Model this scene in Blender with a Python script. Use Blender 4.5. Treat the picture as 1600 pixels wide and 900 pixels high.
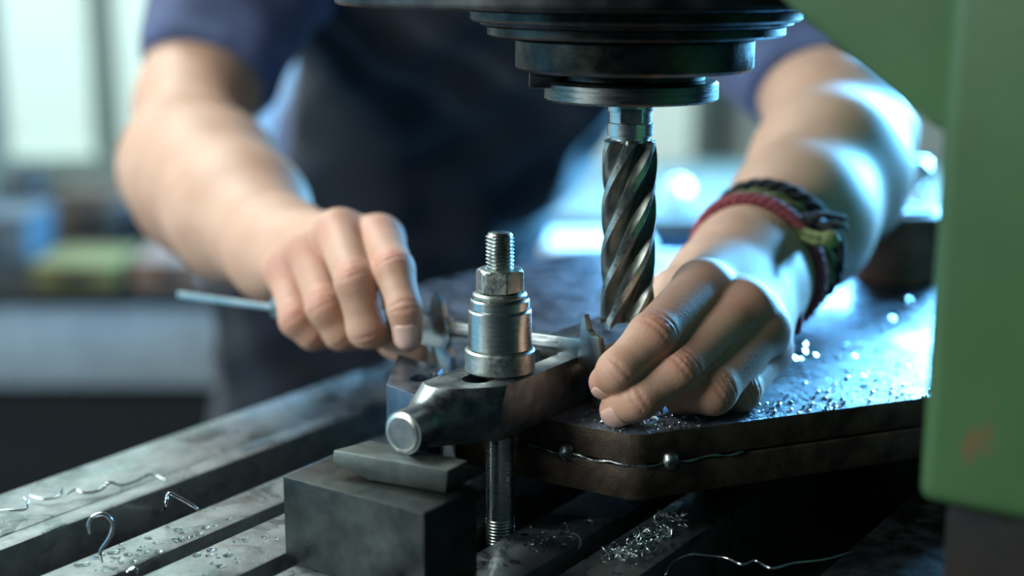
import bpy, bmesh, math, random
import numpy as np
from mathutils import Vector, Matrix
random.seed(7); np.random.seed(7)
for o in list(bpy.data.objects): bpy.data.objects.remove(o)
scn = bpy.context.scene
COL = scn.collection

# ------------------------------------------------------------------ camera
FPX = 2222.0; PITCH = math.atan(490/FPX); CAMZ = 1.125
cp, sp = math.cos(PITCH), math.sin(PITCH)
cam = bpy.data.cameras.new('camera'); cam.sensor_width = 36; cam.lens = 50
cam.clip_start = .01; cam.clip_end = 60
cam.dof.use_dof = True; cam.dof.focus_distance = .578; cam.dof.aperture_fstop = 3.2
camo = bpy.data.objects.new('camera', cam); COL.objects.link(camo)
camo.location = (0, 0, CAMZ); camo.rotation_euler = (math.pi/2-PITCH, 0, 0)
scn.camera = camo
# ------------------------------------------------------------------ world, lights, exposure
w = bpy.data.worlds.new('world'); scn.world = w; w.use_nodes = True
bg = w.node_tree.nodes['Background']; bg.inputs[0].default_value = (.10, .21, .29, 1); bg.inputs[1].default_value = .12
scn.view_settings.view_transform = 'Standard'; scn.view_settings.look = 'None'
scn.view_settings.gamma = 1; scn.view_settings.use_curve_mapping = False
scn.view_settings.exposure = 0.0
def area(name, loc, aim, sx, sy, power, col):
    l = bpy.data.lights.new(name, 'AREA'); l.shape = 'RECTANGLE'; l.size = sx; l.size_y = sy
    l.energy = power; l.color = col
    o = bpy.data.objects.new(name, l); COL.objects.link(o); o.location = loc
    o.rotation_euler = (Vector(aim)-Vector(loc)).to_track_quat('-Z', 'Y').to_euler()
    return o
area('window_light_back_centre', (.5, 2.55, 1.45), (.1, .7, .95), .8, .55, 110, (.13, .48, 1))
area('window_light_back_right', (1.2, 2.2, 1.38), (.2, .7, .98), .8, .42, 300, (.15, .54, 1))
area('window_light_left', (-1.45, -.05, 1.8), (-.1, .65, .95), 1.0, 1.0, 37, (.92, 1, .97))
area('workshop_lamp_overhead', (-1.2, 1.4, 2.4), (-.2, .75, .95), .5, .5, 15, (.95, .99, 1))
area('bench_fill', (-1.3, 2.0, 2.9), (-1.1, 2.8, .6), .9, .5, 65, (.88, 1, .96))  # added fill without a seen source, brightens the bench and wall

# ------------------------------------------------------------------ pixel helpers (photograph taken as 1600 x 900)
def ray(x, y):
    a = (x-800)/FPX; b = (450-y)/FPX
    return np.array([a, cp+b*sp, -sp+b*cp])
def P(x, y, d): return np.array([0, 0, CAMZ])+ray(x, y)*d
def Pz(x, y, z):
    r = ray(x, y); return np.array([0, 0, CAMZ])+r*((z-CAMZ)/r[2])
TH = math.radians(34.263)
U = np.array([math.sin(TH), math.cos(TH), 0]); V = np.array([math.cos(TH), -math.sin(TH), 0]); Z = np.array([0, 0, 1.])
def uvz(u, v, z): return U*u+V*v+Z*z
def touv(p): return float(p[:3]@U), float(p[:3]@V)
CAMR = np.array([1., 0, 0]); CAMU = np.array([0, sp, cp]); CAMB = np.array([0, -cp, sp])   # right, up, towards camera

# ------------------------------------------------------------------ materials
def newmat(name):
    m = bpy.data.materials.new(name); m.use_nodes = True
    nt = m.node_tree; b = nt.nodes['Principled BSDF']
    return m, nt, b
def N(nt, t, **kw):
    n = nt.nodes.new(t)
    for k, v in kw.items(): setattr(n, k, v)
    return n
def ramp(nt, fac, stops):
    r = N(nt, 'ShaderNodeValToRGB'); cr = r.color_ramp
    while len(cr.elements) < len(stops): cr.elements.new(.5)
    for e, (p, c) in zip(cr.elements, stops):
        e.position = p; e.color = c if len(c) == 4 else (*c, 1)
    nt.links.new(fac, r.inputs[0]); return r
def noise(nt, scale, detail=4, rough=.55, stretch=None, coord='Object', dist=0):
    tc = N(nt, 'ShaderNodeTexCoord'); n = N(nt, 'ShaderNodeTexNoise')
    n.inputs['Scale'].default_value = scale; n.inputs['Detail'].default_value = detail
    n.inputs['Roughness'].default_value = rough; n.inputs['Distortion'].default_value = dist
    if stretch:
        mp = N(nt, 'ShaderNodeMapping'); mp.inputs['Scale'].default_value = stretch[:3]
        if len(stretch) > 3: mp.inputs['Rotation'].default_value = (0, 0, stretch[3])
        nt.links.new(tc.outputs[coord], mp.inputs[0]); nt.links.new(mp.outputs[0], n.inputs[0])
    else: nt.links.new(tc.outputs[coord], n.inputs[0])
    return n.outputs[0]
def bump(nt, b, h, strength, dist=.001):
    bn = N(nt, 'ShaderNodeBump'); bn.inputs['Strength'].default_value = strength; bn.inputs['Distance'].default_value = dist
    nt.links.new(h, bn.inputs['Height']); nt.links.new(bn.outputs[0], b.inputs['Normal'])
def metal(name, c1, c2, r1, r2, scale=120, bs=.25, stretch=None, metallic=1.0, fine=900, lo=.35, hi=.65):
    m, nt, b = newmat(name)
    n1 = noise(nt, scale, 5, .6, stretch); r = ramp(nt, n1, [(lo, c1), (hi, c2)])
    nt.links.new(r.outputs[0], b.inputs['Base Color'])
    n2 = noise(nt, scale*1.7, 4, .6, stretch); rr = ramp(nt, n2, [(lo, (r1,)*3), (hi, (r2,)*3)])
    nt.links.new(rr.outputs[0], b.inputs['Roughness'])
    b.inputs['Metallic'].default_value = metallic
    if bs: bump(nt, b, noise(nt, fine, 3, .6, stretch), bs, .0004)
    return m
def plain(name, c, rough=.6, metallic=0, var=.15, scale=40, bs=.1, emit=0):
    m, nt, b = newmat(name)
    lo = tuple(x*(1-var) for x in c); hi = tuple(min(1, x*(1+var)) for x in c)
    r = ramp(nt, noise(nt, scale, 4), [(.35, lo), (.65, hi)]); nt.links.new(r.outputs[0], b.inputs['Base Color'])
    b.inputs['Roughness'].default_value = rough; b.inputs['Metallic'].default_value = metallic
    if emit:
        nt.links.new(r.outputs[0], b.inputs['Emission Color']); b.inputs['Emission Strength'].default_value = emit
    if bs: bump(nt, b, noise(nt, scale*12, 3), bs, .001)
    return m
M = {}
M['steel'] = metal('bright_steel', (.42, .46, .44), (.62, .66, .63), .22, .38, 90, .12)
M['turned'] = metal('turned_steel', (.60, .65, .63), (.72, .76, .74), .2, .3, 60, .04, (1, 1, 40))
M['nutsteel'] = metal('dull_nut_steel', (.36, .40, .37), (.55, .58, .54), .3, .5, 260, .3)
M['clampsteel'] = metal('clamp_steel', (.12, .138, .148), (.28, .305, .315), .28, .5, 75, .2)
M['noserim'] = metal('ground_rim_steel', (.75, .78, .72), (.9, .9, .85), .25, .35, 90, .1)
M['block'] = metal('black_oxide_block', (.038, .045, .044), (.075, .085, .082), .34, .55, 70, .35)
M['wedge'] = metal('grey_wedge_steel', (.115, .135, .128), (.18, .205, .195), .42, .55, 80, .2)
M['rusty'] = metal('rusty_plate_side', (.035, .026, .02), (.12, .085, .06), .4, .7, 70, .5, metallic=.6)
M['weld'] = metal('weld_metal', (.12, .14, .14), (.3, .33, .33), .25, .4, 300, .3)
M['spindle'] = metal('oiled_black_spindle', (.03, .033, .03), (.09, .092, .08), .25, .5, 60, .3)
M['disc'] = metal('spindle_disc_steel', (.10, .115, .11), (.2, .22, .21), .22, .4, 70, .2, (1, 1, 12))
M['cutter'] = metal('end_mill_steel', (.16, .175, .16), (.32, .34, .305), .3, .42, 140, .1, lo=.3, hi=.7)
M['cutland'] = metal('ground_cutter_land', (.42, .45, .40), (.66, .68, .62), .25, .38, 300, .15)
M['caliper'] = metal('satin_caliper_steel', (.30, .33, .32), (.46, .49, .47), .28, .4, 100, .12)
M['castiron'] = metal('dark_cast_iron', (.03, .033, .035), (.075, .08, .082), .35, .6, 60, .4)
M['slotshade'] = plain('shade_black_slot', (.012, .014, .015), .85, 0, .3, 60, .3)  # near-black matte: the deep slot's shade put into its colour
M['swarf'] = metal('steel_swarf', (.5, .55, .58), (.75, .8, .82), .15, .25, 200, 0)
def wet_metal(name, c1, c2, wet_lo, wet_hi, rdry=.46, rwet=.1, scale=42, bs=.5, metallic=.9):
    m, nt, b = newmat(name)
    r = ramp(nt, noise(nt, 70, 6, .65), [(.35, c1), (.65, c2)]); nt.links.new(r.outputs[0], b.inputs['Base Color'])
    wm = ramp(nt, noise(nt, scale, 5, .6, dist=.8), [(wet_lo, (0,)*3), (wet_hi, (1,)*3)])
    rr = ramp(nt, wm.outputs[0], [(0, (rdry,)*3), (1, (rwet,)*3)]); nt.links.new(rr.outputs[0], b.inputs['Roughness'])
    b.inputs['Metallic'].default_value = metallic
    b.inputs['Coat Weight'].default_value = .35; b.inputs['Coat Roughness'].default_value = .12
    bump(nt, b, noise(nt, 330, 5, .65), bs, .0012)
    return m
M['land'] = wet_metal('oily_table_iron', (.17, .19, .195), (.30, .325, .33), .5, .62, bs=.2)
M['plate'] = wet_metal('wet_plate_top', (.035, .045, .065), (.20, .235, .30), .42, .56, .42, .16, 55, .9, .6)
M['clampblue'] = metal('rear_clamp_steel', (.10, .12, .15), (.17, .2, .24), .3, .42, 60, .1)
# painted green casting with rust
m, nt, b = newmat('green_machine_paint')
pc = ramp(nt, noise(nt, 18, 4), [(.3, (.04, .10, .034)), (.7, (.053, .125, .044))])
rust = ramp(nt, noise(nt, 22, 5, .6), [(.66, (0,)*3), (.72, (1,)*3)])
mx = N(nt, 'ShaderNodeMix', data_type='RGBA'); nt.links.new(rust.outputs[0], mx.inputs[0])
nt.links.new(pc.outputs[0], mx.inputs[6]); mx.inputs[7].default_value = (.16, .075, .03, 1)
nt.links.new(mx.outputs[2], b.inputs['Base Color']); b.inputs['Roughness'].default_value = .42
bump(nt, b, noise(nt, 160, 3), .1); M['green'] = m
M['colrust'] = metal('rusty_column_foot', (.006, .007, .007), (.018, .013, .009), .6, .8, 30, .4, metallic=.3)
# skin: redness attribute on knuckles, mottling, pores
m, nt, b = newmat('skin')
base = ramp(nt, noise(nt, 35, 5, .6), [(.3, (.50, .285, .195)), (.7, (.62, .385, .275))])
at = N(nt, 'ShaderNodeAttribute', attribute_name='redness')
mx = N(nt, 'ShaderNodeMix', data_type='RGBA'); mx.inputs[7].default_value = (.56, .23, .165, 1)
nt.links.new(at.outputs['Fac'], mx.inputs[0]); nt.links.new(base.outputs[0], mx.inputs[6])
nt.links.new(mx.outputs[2], b.inputs['Base Color'])
b.inputs['Roughness'].default_value = .56; b.inputs['Subsurface Weight'].default_value = .18
b.inputs['Subsurface Radius'].default_value = (.006, .0025, .0012); b.inputs['Subsurface Scale'].default_value = .6
tc = N(nt, 'ShaderNodeTexCoord'); vo = N(nt, 'ShaderNodeTexVoronoi'); vo.inputs['Scale'].default_value = 1000
nt.links.new(tc.outputs['Object'], vo.inputs[0])
ad = N(nt, 'ShaderNodeMath', operation='ADD'); nt.links.new(vo.outputs[0], ad.inputs[0])
nz = noise(nt, 260, 4, .6); ml = N(nt, 'ShaderNodeMath', operation='MULTIPLY'); ml.inputs[1].default_value = 1.6
nt.links.new(nz, ml.inputs[0]); nt.links.new(ml.outputs[0], ad.inputs[1])
bump(nt, b, ad.outputs[0], .15, .0005); M['skin'] = m
m, nt, b = newmat('fingernail'); b.inputs['Base Color'].default_value = (.66, .43, .36, 1); b.inputs['Roughness'].default_value = .3; M['nail'] = m
def cloth(name, c):
    m = plain(name, c, .9, 0, .25, 25, .3); m.node_tree.nodes['Principled BSDF'].inputs['Sheen Weight'].default_value = .15; return m
M['tshirt'] = cloth('navy_tshirt_cotton', (.065, .09, .19))
M['vest'] = cloth('dark_navy_workwear', (.002, .0055, .015))
M['red'] = plain('red_cord', (.30, .06, .075), .85, 0, .35, 400, .4)
M['yellowgreen'] = plain('yellow_green_cord', (.19, .23, .085), .85, 0, .35, 400, .4)
M['blackcord'] = plain('black_cord', (.012, .015, .02), .85, 0, .3, 400, .4)
M['hair'] = plain('dark_hair', (.03, .022, .018), .6)

# ------------------------------------------------------------------ mesh helpers
def mesh_obj(name, verts, faces, mat, parent=None, smooth=False, auto=None, origin=None):
    verts = np.asarray(verts, float)
    lo, hi = verts.min(0), verts.max(0)
    og = np.array([(lo[0]+hi[0])/2, (lo[1]+hi[1])/2, lo[2]]) if origin is None else np.asarray(origin, float)
    me = bpy.data.meshes.new(name); me.from_pydata((verts-og).tolist(), [], [list(f) for f in faces]); me.update()
    bm = bmesh.new(); bm.from_mesh(me); bmesh.ops.recalc_face_normals(bm, faces=bm.faces); bm.to_mesh(me); bm.free()
    if mat: me.materials.append(mat)
    if smooth or auto: me.polygons.foreach_set('use_smooth', [True]*len(me.polygons))
    if auto: me.set_sharp_from_angle(angle=math.radians(auto))
    o = bpy.data.objects.new(name, me); COL.objects.link(o)
    if parent is not None:
        o.parent = parent; o.location = Vector(og)-world_loc(parent)
    else: o.location = Vector(og)
    return o
def world_loc(o):
    l = Vector(o.location)
    while o.parent is not None: o = o.parent; l = l+Vector(o.location)
    return l
def tag(o, label=None, cat=None, group=None, kind=None):
    if label: o['label'] = label
    if cat: o['category'] = cat
    if group: o['group'] = group
    if kind: o['kind'] = kind
    return o
def empty(name, loc, label=None, cat=None, group=None):
    o = bpy.data.objects.new(name, None); COL.objects.link(o); o.location = Vector([float(x) for x in loc]); o.empty_display_size = .02
    return tag(o, label, cat, group)
def bevel_geo(verts, faces, off, seg=2):
    bm = bmesh.new(); vs = [bm.verts.new(list(map(float, v))) for v in verts]
    for f in faces: bm.faces.new([vs[i] for i in f])
    bmesh.ops.recalc_face_normals(bm, faces=bm.faces)
    if off: bmesh.ops.bevel(bm, geom=list(bm.edges), offset=off, segments=seg, profile=.6, affect='EDGES', clamp_overlap=True)
    bm.verts.index_update()
    V_ = [tuple(v.co) for v in bm.verts]; F_ = [[v.index for v in f.verts] for f in bm.faces]; bm.free()
    return V_, F_
def prism_geo(poly_lo, poly_hi):
    n = len(poly_lo); v = [tuple(p) for p in poly_lo]+[tuple(p) for p in poly_hi]
    f = [list(range(n))[::-1], list(range(n, 2*n))]+[[i, (i+1) % n, n+(i+1) % n, n+i] for i in range(n)]
    return v, f
def box_uv(u0, u1, v0, v1, z0, z1):
    q = [(u0, v0), (u1, v0), (u1, v1), (u0, v1)]
    return prism_geo([uvz(a, b_, z0) for a, b_ in q], [uvz(a, b_, z1) for a, b_ in q])
def box(c, s, rz=0):
    ca, sa = math.cos(rz), math.sin(rz); q = []
    for a, b_ in ((-1, -1), (1, -1), (1, 1), (-1, 1)):
        x, y = a*s[0]/2, b_*s[1]/2; q.append((c[0]+x*ca-y*sa, c[1]+x*sa+y*ca))
    return prism_geo([(x, y, c[2]) for x, y in q], [(x, y, c[2]+s[2]) for x, y in q])
def solid(name, vf, mat, parent=None, bev=.0006, seg=2, auto=35):
    v, f = bevel_geo(*vf, bev, seg); return mesh_obj(name, v, f, mat, parent, auto=auto)
def lathe_geo(prof, c, n=64):
    v = []; f = []
    for r, z in prof:
        for k in range(n):
            a = 2*math.pi*k/n; v.append((c[0]+r*math.cos(a), c[1]+r*math.sin(a), z))
    for i in range(len(prof)-1):
        for k in range(n): f.append([i*n+k, i*n+(k+1) % n, (i+1)*n+(k+1) % n, (i+1)*n+k])
    f.append([k for k in range(n)][::-1]); f.append([(len(prof)-1)*n+k for k in range(n)])
    return v, f
def ring_geo(prof, c, n=64):      # closed profile (tube wall)
    v = []; f = []; m_ = len(prof)
    for r, z in prof:
        for k in range(n):
            a = 2*math.pi*k/n; v.append((c[0]+r*math.cos(a), c[1]+r*math.sin(a), z))
    for i in range(m_):
        for k in range(n): f.append([i*n+k, i*n+(k+1) % n, ((i+1) % m_)*n+(k+1) % n, ((i+1) % m_)*n+k])
    return v, f
def tube_geo(path, rad, n=8, closed=False):
    path = np.asarray(path, float); m_ = len(path)
    rad = np.full(m_, rad) if np.isscalar(rad) else np.asarray(rad)
    if closed: t = np.roll(path, -1, 0)-np.roll(path, 1, 0)
    else: t = np.gradient(path, axis=0)
    t /= np.linalg.norm(t, axis=1)[:, None]
    ref = np.array([0, 0, 1.]) if abs(t[0][2]) < .9 else np.array([1., 0, 0])
    nrm = np.cross(t[0], ref); nrm /= np.linalg.norm(nrm); v = []; f = []
    for i in range(m_):
        nrm = nrm-t[i]*(nrm@t[i]); nrm /= np.linalg.norm(nrm); bn = np.cross(t[i], nrm)
        for k in range(n):
            a = 2*math.pi*k/n; v.append(path[i]+rad[i]*(math.cos(a)*nrm+math.sin(a)*bn))
    for i in range(m_ if closed else m_-1):
        j = (i+1) % m_
        for k in range(n): f.append([i*n+k, i*n+(k+1) % n, j*n+(k+1) % n, j*n+k])
    if not closed: f.append(list(range(n))[::-1]); f.append([(m_-1)*n+k for k in range(n)])
    return v, f
def merge(*gs):
    v = []; f = []
    for a, b_ in gs:
        o = len(v); v += [tuple(x) for x in a]; f += [[i+o for i in q] for q in b_]
    return v, f
def spline(pts, n):
    pts = np.asarray(pts, float); m_ = len(pts); out = []
    ext = np.vstack([2*pts[0]-pts[1], pts, 2*pts[-1]-pts[-2]])
    for s_ in np.linspace(0, m_-1-1e-6, n):
        i = int(s_); t = s_-i; p0, p1, p2, p3 = ext[i:i+4]
        out.append(.5*((2*p1)+(-p0+p2)*t+(2*p0-5*p1+4*p2-p3)*t*t+(-p0+3*p1-3*p2+p3)*t**3))
    return np.array(out)

def blob(c, s, n=10, jitter=0):
    v = []; f = []
    for i in range(n+1):
        t = math.pi*i/n
        for k in range(2*n):
            a = math.pi*k/n; q = 1+jitter*math.sin(3*a+5*t)*math.sin(t)
            v.append((c[0]+s[0]*math.sin(t)*math.cos(a)*q, c[1]+s[1]*math.sin(t)*math.sin(a)*q, c[2]+s[2]*math.cos(t)*q))
    for i in range(n):
        for k in range(2*n): f.append([i*2*n+k, i*2*n+(k+1) % (2*n), (i+1)*2*n+(k+1) % (2*n), (i+1)*2*n+k])
    return v, f

# ================================================================== SETTING
ground = plain('stained_concrete', (.045, .05, .052), .8, 0, .3, 6, .2)
tag(mesh_obj('floor', *box((0, 1.2, -.02), (7, 6, .02)), ground), kind='structure')
wallm = plain('pale_green_wall', (.50, .58, .53), .8, 0, .08, 4, .05)
wb = tag(mesh_obj('wall_back', *box((0, 3.3, 0), (7, .1, 3.2)), wallm), kind='structure')
tag(mesh_obj('wall_left', *box((-3.2, 1.2, 0), (.1, 4.2, 3.2)), wallm), kind='structure')
tag(mesh_obj('trim_1', *box((0, 3.235, .0), (6.9, .03, .12)), plain('dark_skirting', (.03, .035, .04))), kind='structure')
M['winglass'] = plain('frosted_daylight_pane', (.70, .86, .80), .3, 0, .05, 3, 0, emit=.4)
M['winframe'] = plain('grey_green_window_frame', (.20, .26, .235), .5)
def window(idx, x0, x1, z0, z1, nx):
    r = empty('window_%d' % idx, ((x0+x1)/2, 3.22, z0)); r['kind'] = 'structure'
    fr = []
    for k in range(nx+1):
        x = x0+(x1-x0)*k/nx; solid('window_mullion', box((x, 3.22, z0), (.05, .06, z1-z0)), M['winframe'], r, .004)
    for zz in (z0-.05, z1): solid('window_rail', box(((x0+x1)/2, 3.22, zz), (x1-x0+.05, .07, .05)), M['winframe'], r, .004)
    for k in range(nx):
        a = x0+(x1-x0)*k/nx; c_ = x0+(x1-x0)*(k+1)/nx
        solid('window_pane', box(((a+c_)/2, 3.23, z0), (c_-a-.05, .012, z1-z0)), M['winglass'], r, .001)
window(1, -1.17, -.66, .72, 2.6, 2)
window(2, .05, .43, .60, 1.9, 1)

# ------------------------------------------------------------------ milling table
TZ = .90
tab = empty('milling_table', uvz(.55, -.28, 0), 'slotted cast iron milling machine table streaked with coolant', 'machine table')
solid('table_bed', box_uv(.06, 1.0, -.52, -.246, .76, .868), M['slotshade'], tab, .002)
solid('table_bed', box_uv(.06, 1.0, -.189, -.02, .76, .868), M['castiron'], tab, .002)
solid('table_web', box_uv(.06, 1.0, -.246, -.189, .76, .864), M['slotshade'], tab, 0)
solid('pedestal', box_uv(.25, .85, -.45, -.1, 0, .76), M['castiron'], tab, .004)
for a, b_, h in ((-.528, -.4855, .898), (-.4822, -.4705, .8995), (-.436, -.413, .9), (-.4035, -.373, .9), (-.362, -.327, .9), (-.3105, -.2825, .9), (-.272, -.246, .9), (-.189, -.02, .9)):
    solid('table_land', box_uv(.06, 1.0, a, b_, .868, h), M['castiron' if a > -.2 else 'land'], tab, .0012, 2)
solid('groove_floor', box_uv(.06, 1.0, -.4857, -.482, .868, .8955), M['castiron'], tab, 0)
# ------------------------------------------------------------------ welded workpiece plate
PT = .946
wp = empty('workpiece_plate', (.06, .70, .9), 'wet dark double plate welded at its edge under the end mill', 'workpiece')
c0 = Pz(992, 681, PT); c1 = Pz(716, 628, PT); c2 = Pz(645, 447, PT); c3 = Pz(905, 388, PT); c4 = Pz(1420, 395, PT); c5 = Pz(1760, 440, PT); c6 = Pz(1650, 594, PT)  # right corners carried on unseen past the column to shade the slot
def rounded(poly, rads, seg=6):
    out = []; n = len(poly)
    for i in range(n):
        p = np.array(poly[i][:2]); a = np.array(poly[i-1][:2])-p; b_ = np.array(poly[(i+1) % n][:2])-p
        la, lb = np.linalg.norm(a), np.linalg.norm(b_); a /= la; b_ /= lb; r = rads[i]
        for t in np.linspace(0, 1, seg+1):
            s0 = p+a*r; s1 = p+b_*r; out.append((1-t)**2*s0+2*t*(1-t)*p+t*t*s1)
    return out
pp = rounded([c0, c1, c2, c3, c4, c5, c6], [.006, .004, .02, .03, .02, .02, .012])
def plate(z0, z1, grow, bev):
    cen = np.mean(pp, 0); q = [p+(p-cen)/np.linalg.norm(p-cen)*grow for p in pp]
    return prism_geo([(x, y, z0) for x, y in q], [(x, y, z1) for x, y in q])
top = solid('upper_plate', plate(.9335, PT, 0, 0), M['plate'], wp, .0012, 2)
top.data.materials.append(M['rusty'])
for p in top.data.polygons:
    if p.normal.z < .7: p.material_index = 1
solid('lower_plate', plate(.919, .9325, .0015, 0), M['rusty'], wp, .0012, 2)
for k, (x, y) in enumerate(((.1, .62), (.16, .78), (-.01, .72))):
    solid('support_and_shade_bar', box((x, y, .9), (.03, .05, .019)), M['castiron'], wp, .001)
solid('slot_light_block', box_uv(.64, .68, -.2455, -.1895, .8642, .8998), M['castiron'], tab, .001)  # added plug that keeps the blue back light out of the slot
solid('support_and_shade_bar', box_uv(.64, .68, -.2445, -.09, .9002, .9188), M['castiron'], wp, .001)  # long bar added under the plate to block light from behind
sd = c1[:2]-c0[:2]; e3 = c6[:2]-c0[:2]; sd /= np.linalg.norm(sd); e3 /= np.linalg.norm(e3)
for pxy in ((882, 712), (1054, 714)):
    q = P(*pxy, .562); 
    on = c0[:2]+(sd*.031 if pxy[0] < 990 else e3*.0165)
    mesh_obj('weld_spot', *blob((on[0], on[1]-.0005, .9335), (.0042, .0035, .0042), 8, .12), M['weld'], wp, True)
path = [np.array([*(c0[:2]+sd*t), .933]) for t in np.linspace(.05, .006, 10)]+[np.array([*(c0[:2]+e3*t), .933]) for t in np.linspace(.006, .05, 10)]
path = [p+np.array([0, -.0008, .0006*math.sin(i*1.7)]) for i, p in enumerate(path)]
mesh_obj('weld_bead', *tube_geo(spline(path, 60), .0009+.0003*np.sin(np.arange(60)*.9), 6), M['weld'], wp, True)
hc = Pz(1002, 656, PT+.0003)
dh = mesh_obj('drilled_hole', *ring_geo([(.0062, PT-.001), (.0074, PT-.001), (.0074, PT+.0006), (.0062, PT+.0006)], hc, 32), M['steel'], wp, True)
mesh_obj('hole_floor', *lathe_geo([(.0063, PT-.0006), (.0063, PT+.0001)], hc, 32), M['castiron'], dh)

# ------------------------------------------------------------------ heel block, wedge, strap clamp
solid('heel_block', box_uv(.381, .414, -.367, -.298, TZ, .9355), M['block'], None, .0009, 2)
tag(bpy.data.objects['heel_block'], 'dark rectangular steel block in the foreground carrying the clamp nose', 'steel block')
WB, WT = .9357, .9458
wt = [Pz(521, 703, WT), Pz(700, 735, WT)]; wA = Pz(519, 722, .9412); wM = Pz(577, 751, WB); wB_ = Pz(696, 771, WB)
dl = Pz(583, 683, WT)-wt[0]; dr = Pz(731, 719, WT)-wt[1]
fr_ = [wA, wt[0], wt[1], wB_, wM]; bk = [wA+dl, wt[0]+dl*.94-Z*.0009, wt[1]+dr, wB_+dr, wM+dl*.67+dr*.33]
tag(solid('packing_wedge', prism_geo(fr_, bk), M['wedge'], None, .0007, 2), 'tapered grey steel packing wedge lying on the dark block', 'wedge')

BU, BV = .4593, -.3188
CB, CT = PT, .9675
cl = empty('strap_clamp', uvz(.46, -.3188, CB), 'slotted strap clamp with a round turned nose resting on the wedge', 'clamp')
# body outline in u,v with slot hole, capped with a quad strip between outline and slot
def strap(out, slot, z0, z1, mat, parent, name, bev=.0008):
    bm = bmesh.new()
    def loop(pts, z): return [bm.verts.new(list(uvz(a, b_, z))) for a, b_ in pts]
    for z, flip in ((z0, 1), (z1, 0)):
        o_ = loop(out, z); s_ = loop(slot, z)
        es = [bm.edges.new((o_[i], o_[(i+1) % len(o_)])) for i in range(len(o_))]+[bm.edges.new((s_[i], s_[(i+1) % len(s_)])) for i in range(len(s_))]
        bmesh.ops.triangle_fill(bm, edges=es, use_beauty=True)
        if z == z0: lo_ = (o_, s_)
        else: hi_ = (o_, s_)
    for a, b_ in zip(lo_, hi_):
        n = len(a)
        for i in range(n): bm.faces.new([a[i], a[(i+1) % n], b_[(i+1) % n], b_[i]])
    bmesh.ops.recalc_face_normals(bm, faces=bm.faces)
    if bev:
        eg = [e for e in bm.edges if e.calc_face_angle(0) > .6]
        bmesh.ops.bevel(bm, geom=eg, offset=bev, segments=2, profile=.5, affect='EDGES', clamp_overlap=True)
    bm.verts.index_update()
    v = [tuple(x.co) for x in bm.verts]; f = [[x.index for x in q.verts] for q in bm.faces]; bm.free()
    return mesh_obj(name, v, f, mat, parent, auto=30)
slot = []
for k in range(24):
    a = 2*math.pi*k/24; cu = .4435 if math.cos(a) < 0 else .492
    slot.append((cu+.0062*math.cos(a), BV+.0062*math.sin(a)))
# turned nose: flared cylinder along -u
def lathe_dir(prof, c, ax, n=48):
    ax = np.asarray(ax, float); ax /= np.linalg.norm(ax); e1 = np.cross(ax, Z); e1 /= np.linalg.norm(e1); e2 = np.cross(e1, ax); v = []; f = []
    for t, r in prof:
        for k in range(n):
            a = 2*math.pi*k/n; v.append(c+ax*t+r*(math.cos(a)*e1+math.sin(a)*e2))
    for i in range(len(prof)-1):
        for k in range(n): f.append([i*n+k, i*n+(k+1) % n, (i+1)*n+(k+1) % n, (i+1)*n+k])
    f.append(list(range(n))[::-1]); f.append([(len(prof)-1)*n+k for k in range(n)])
    return v, f
NR = .0086; nz_ = CB+NR-.0003
nu, nv = touv(Pz(628, 677, nz_)); US = .4335
out = [(nu+.0004, -.3342), (nu+.0004, -.3032), (.56, -.3032), (.566, -.308), (.566, -.329), (.56, -.3342)]
bar_ = strap(out, slot, CB, CT, M['clampsteel'], None, 'bar_blank', 0)
LN = US-nu
def nose_R(t): return NR if t < .36 else NR+.0112*((t-.36)/.64)**1.25
tl = np.linspace(.36, 1.35, 22)
cone = mesh_obj('cone_blank', *lathe_dir([(.0006, NR)]+[(LN*t, nose_R(t)) for t in tl]+[(.19, nose_R(1.35)+.02)], uvz(nu, nv, nz_), U, 96), None)
mb = bar_.modifiers.new('cut', 'BOOLEAN'); mb.operation = 'INTERSECT'; mb.object = cone; mb.solver = 'EXACT'
mv = bar_.modifiers.new('edge', 'BEVEL'); mv.width = .00045; mv.segments = 2; mv.limit_method = 'ANGLE'; mv.angle_limit = math.radians(30)
bpy.context.view_layer.update(); dg = bpy.context.evaluated_depsgraph_get()
me_ = bpy.data.meshes.new_from_object(bar_.evaluated_get(dg)); wl_ = Vector(bar_.location)
bpy.data.objects.remove(bar_); bpy.data.objects.remove(cone)
me_.materials.clear(); me_.materials.append(M['clampsteel'])
me_.polygons.foreach_set('use_smooth', [True]*len(me_.polygons)); me_.polygons.foreach_set('material_index', [0]*len(me_.polygons)); me_.set_sharp_from_angle(angle=math.radians(22))
cb_ = bpy.data.objects.new('clamp_body', me_); COL.objects.link(cb_); cb_.parent = cl; cb_.location = wl_-world_loc(cl)
nst = uvz(nu, nv, nz_); nax = U
mesh_obj('nose_rim', *lathe_dir([(-.0004, NR-.0020), (.0002, NR-.0009), (.0009, NR-.0002), (.0016, NR-.0004)], nst, nax), M['noserim'], cb_, auto=40)
mesh_obj('nose_face', *lathe_dir([(-.0006, NR-.0023), (.0003, NR-.0018)], nst, nax), M['clampsteel'], cb_, auto=40)

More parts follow.
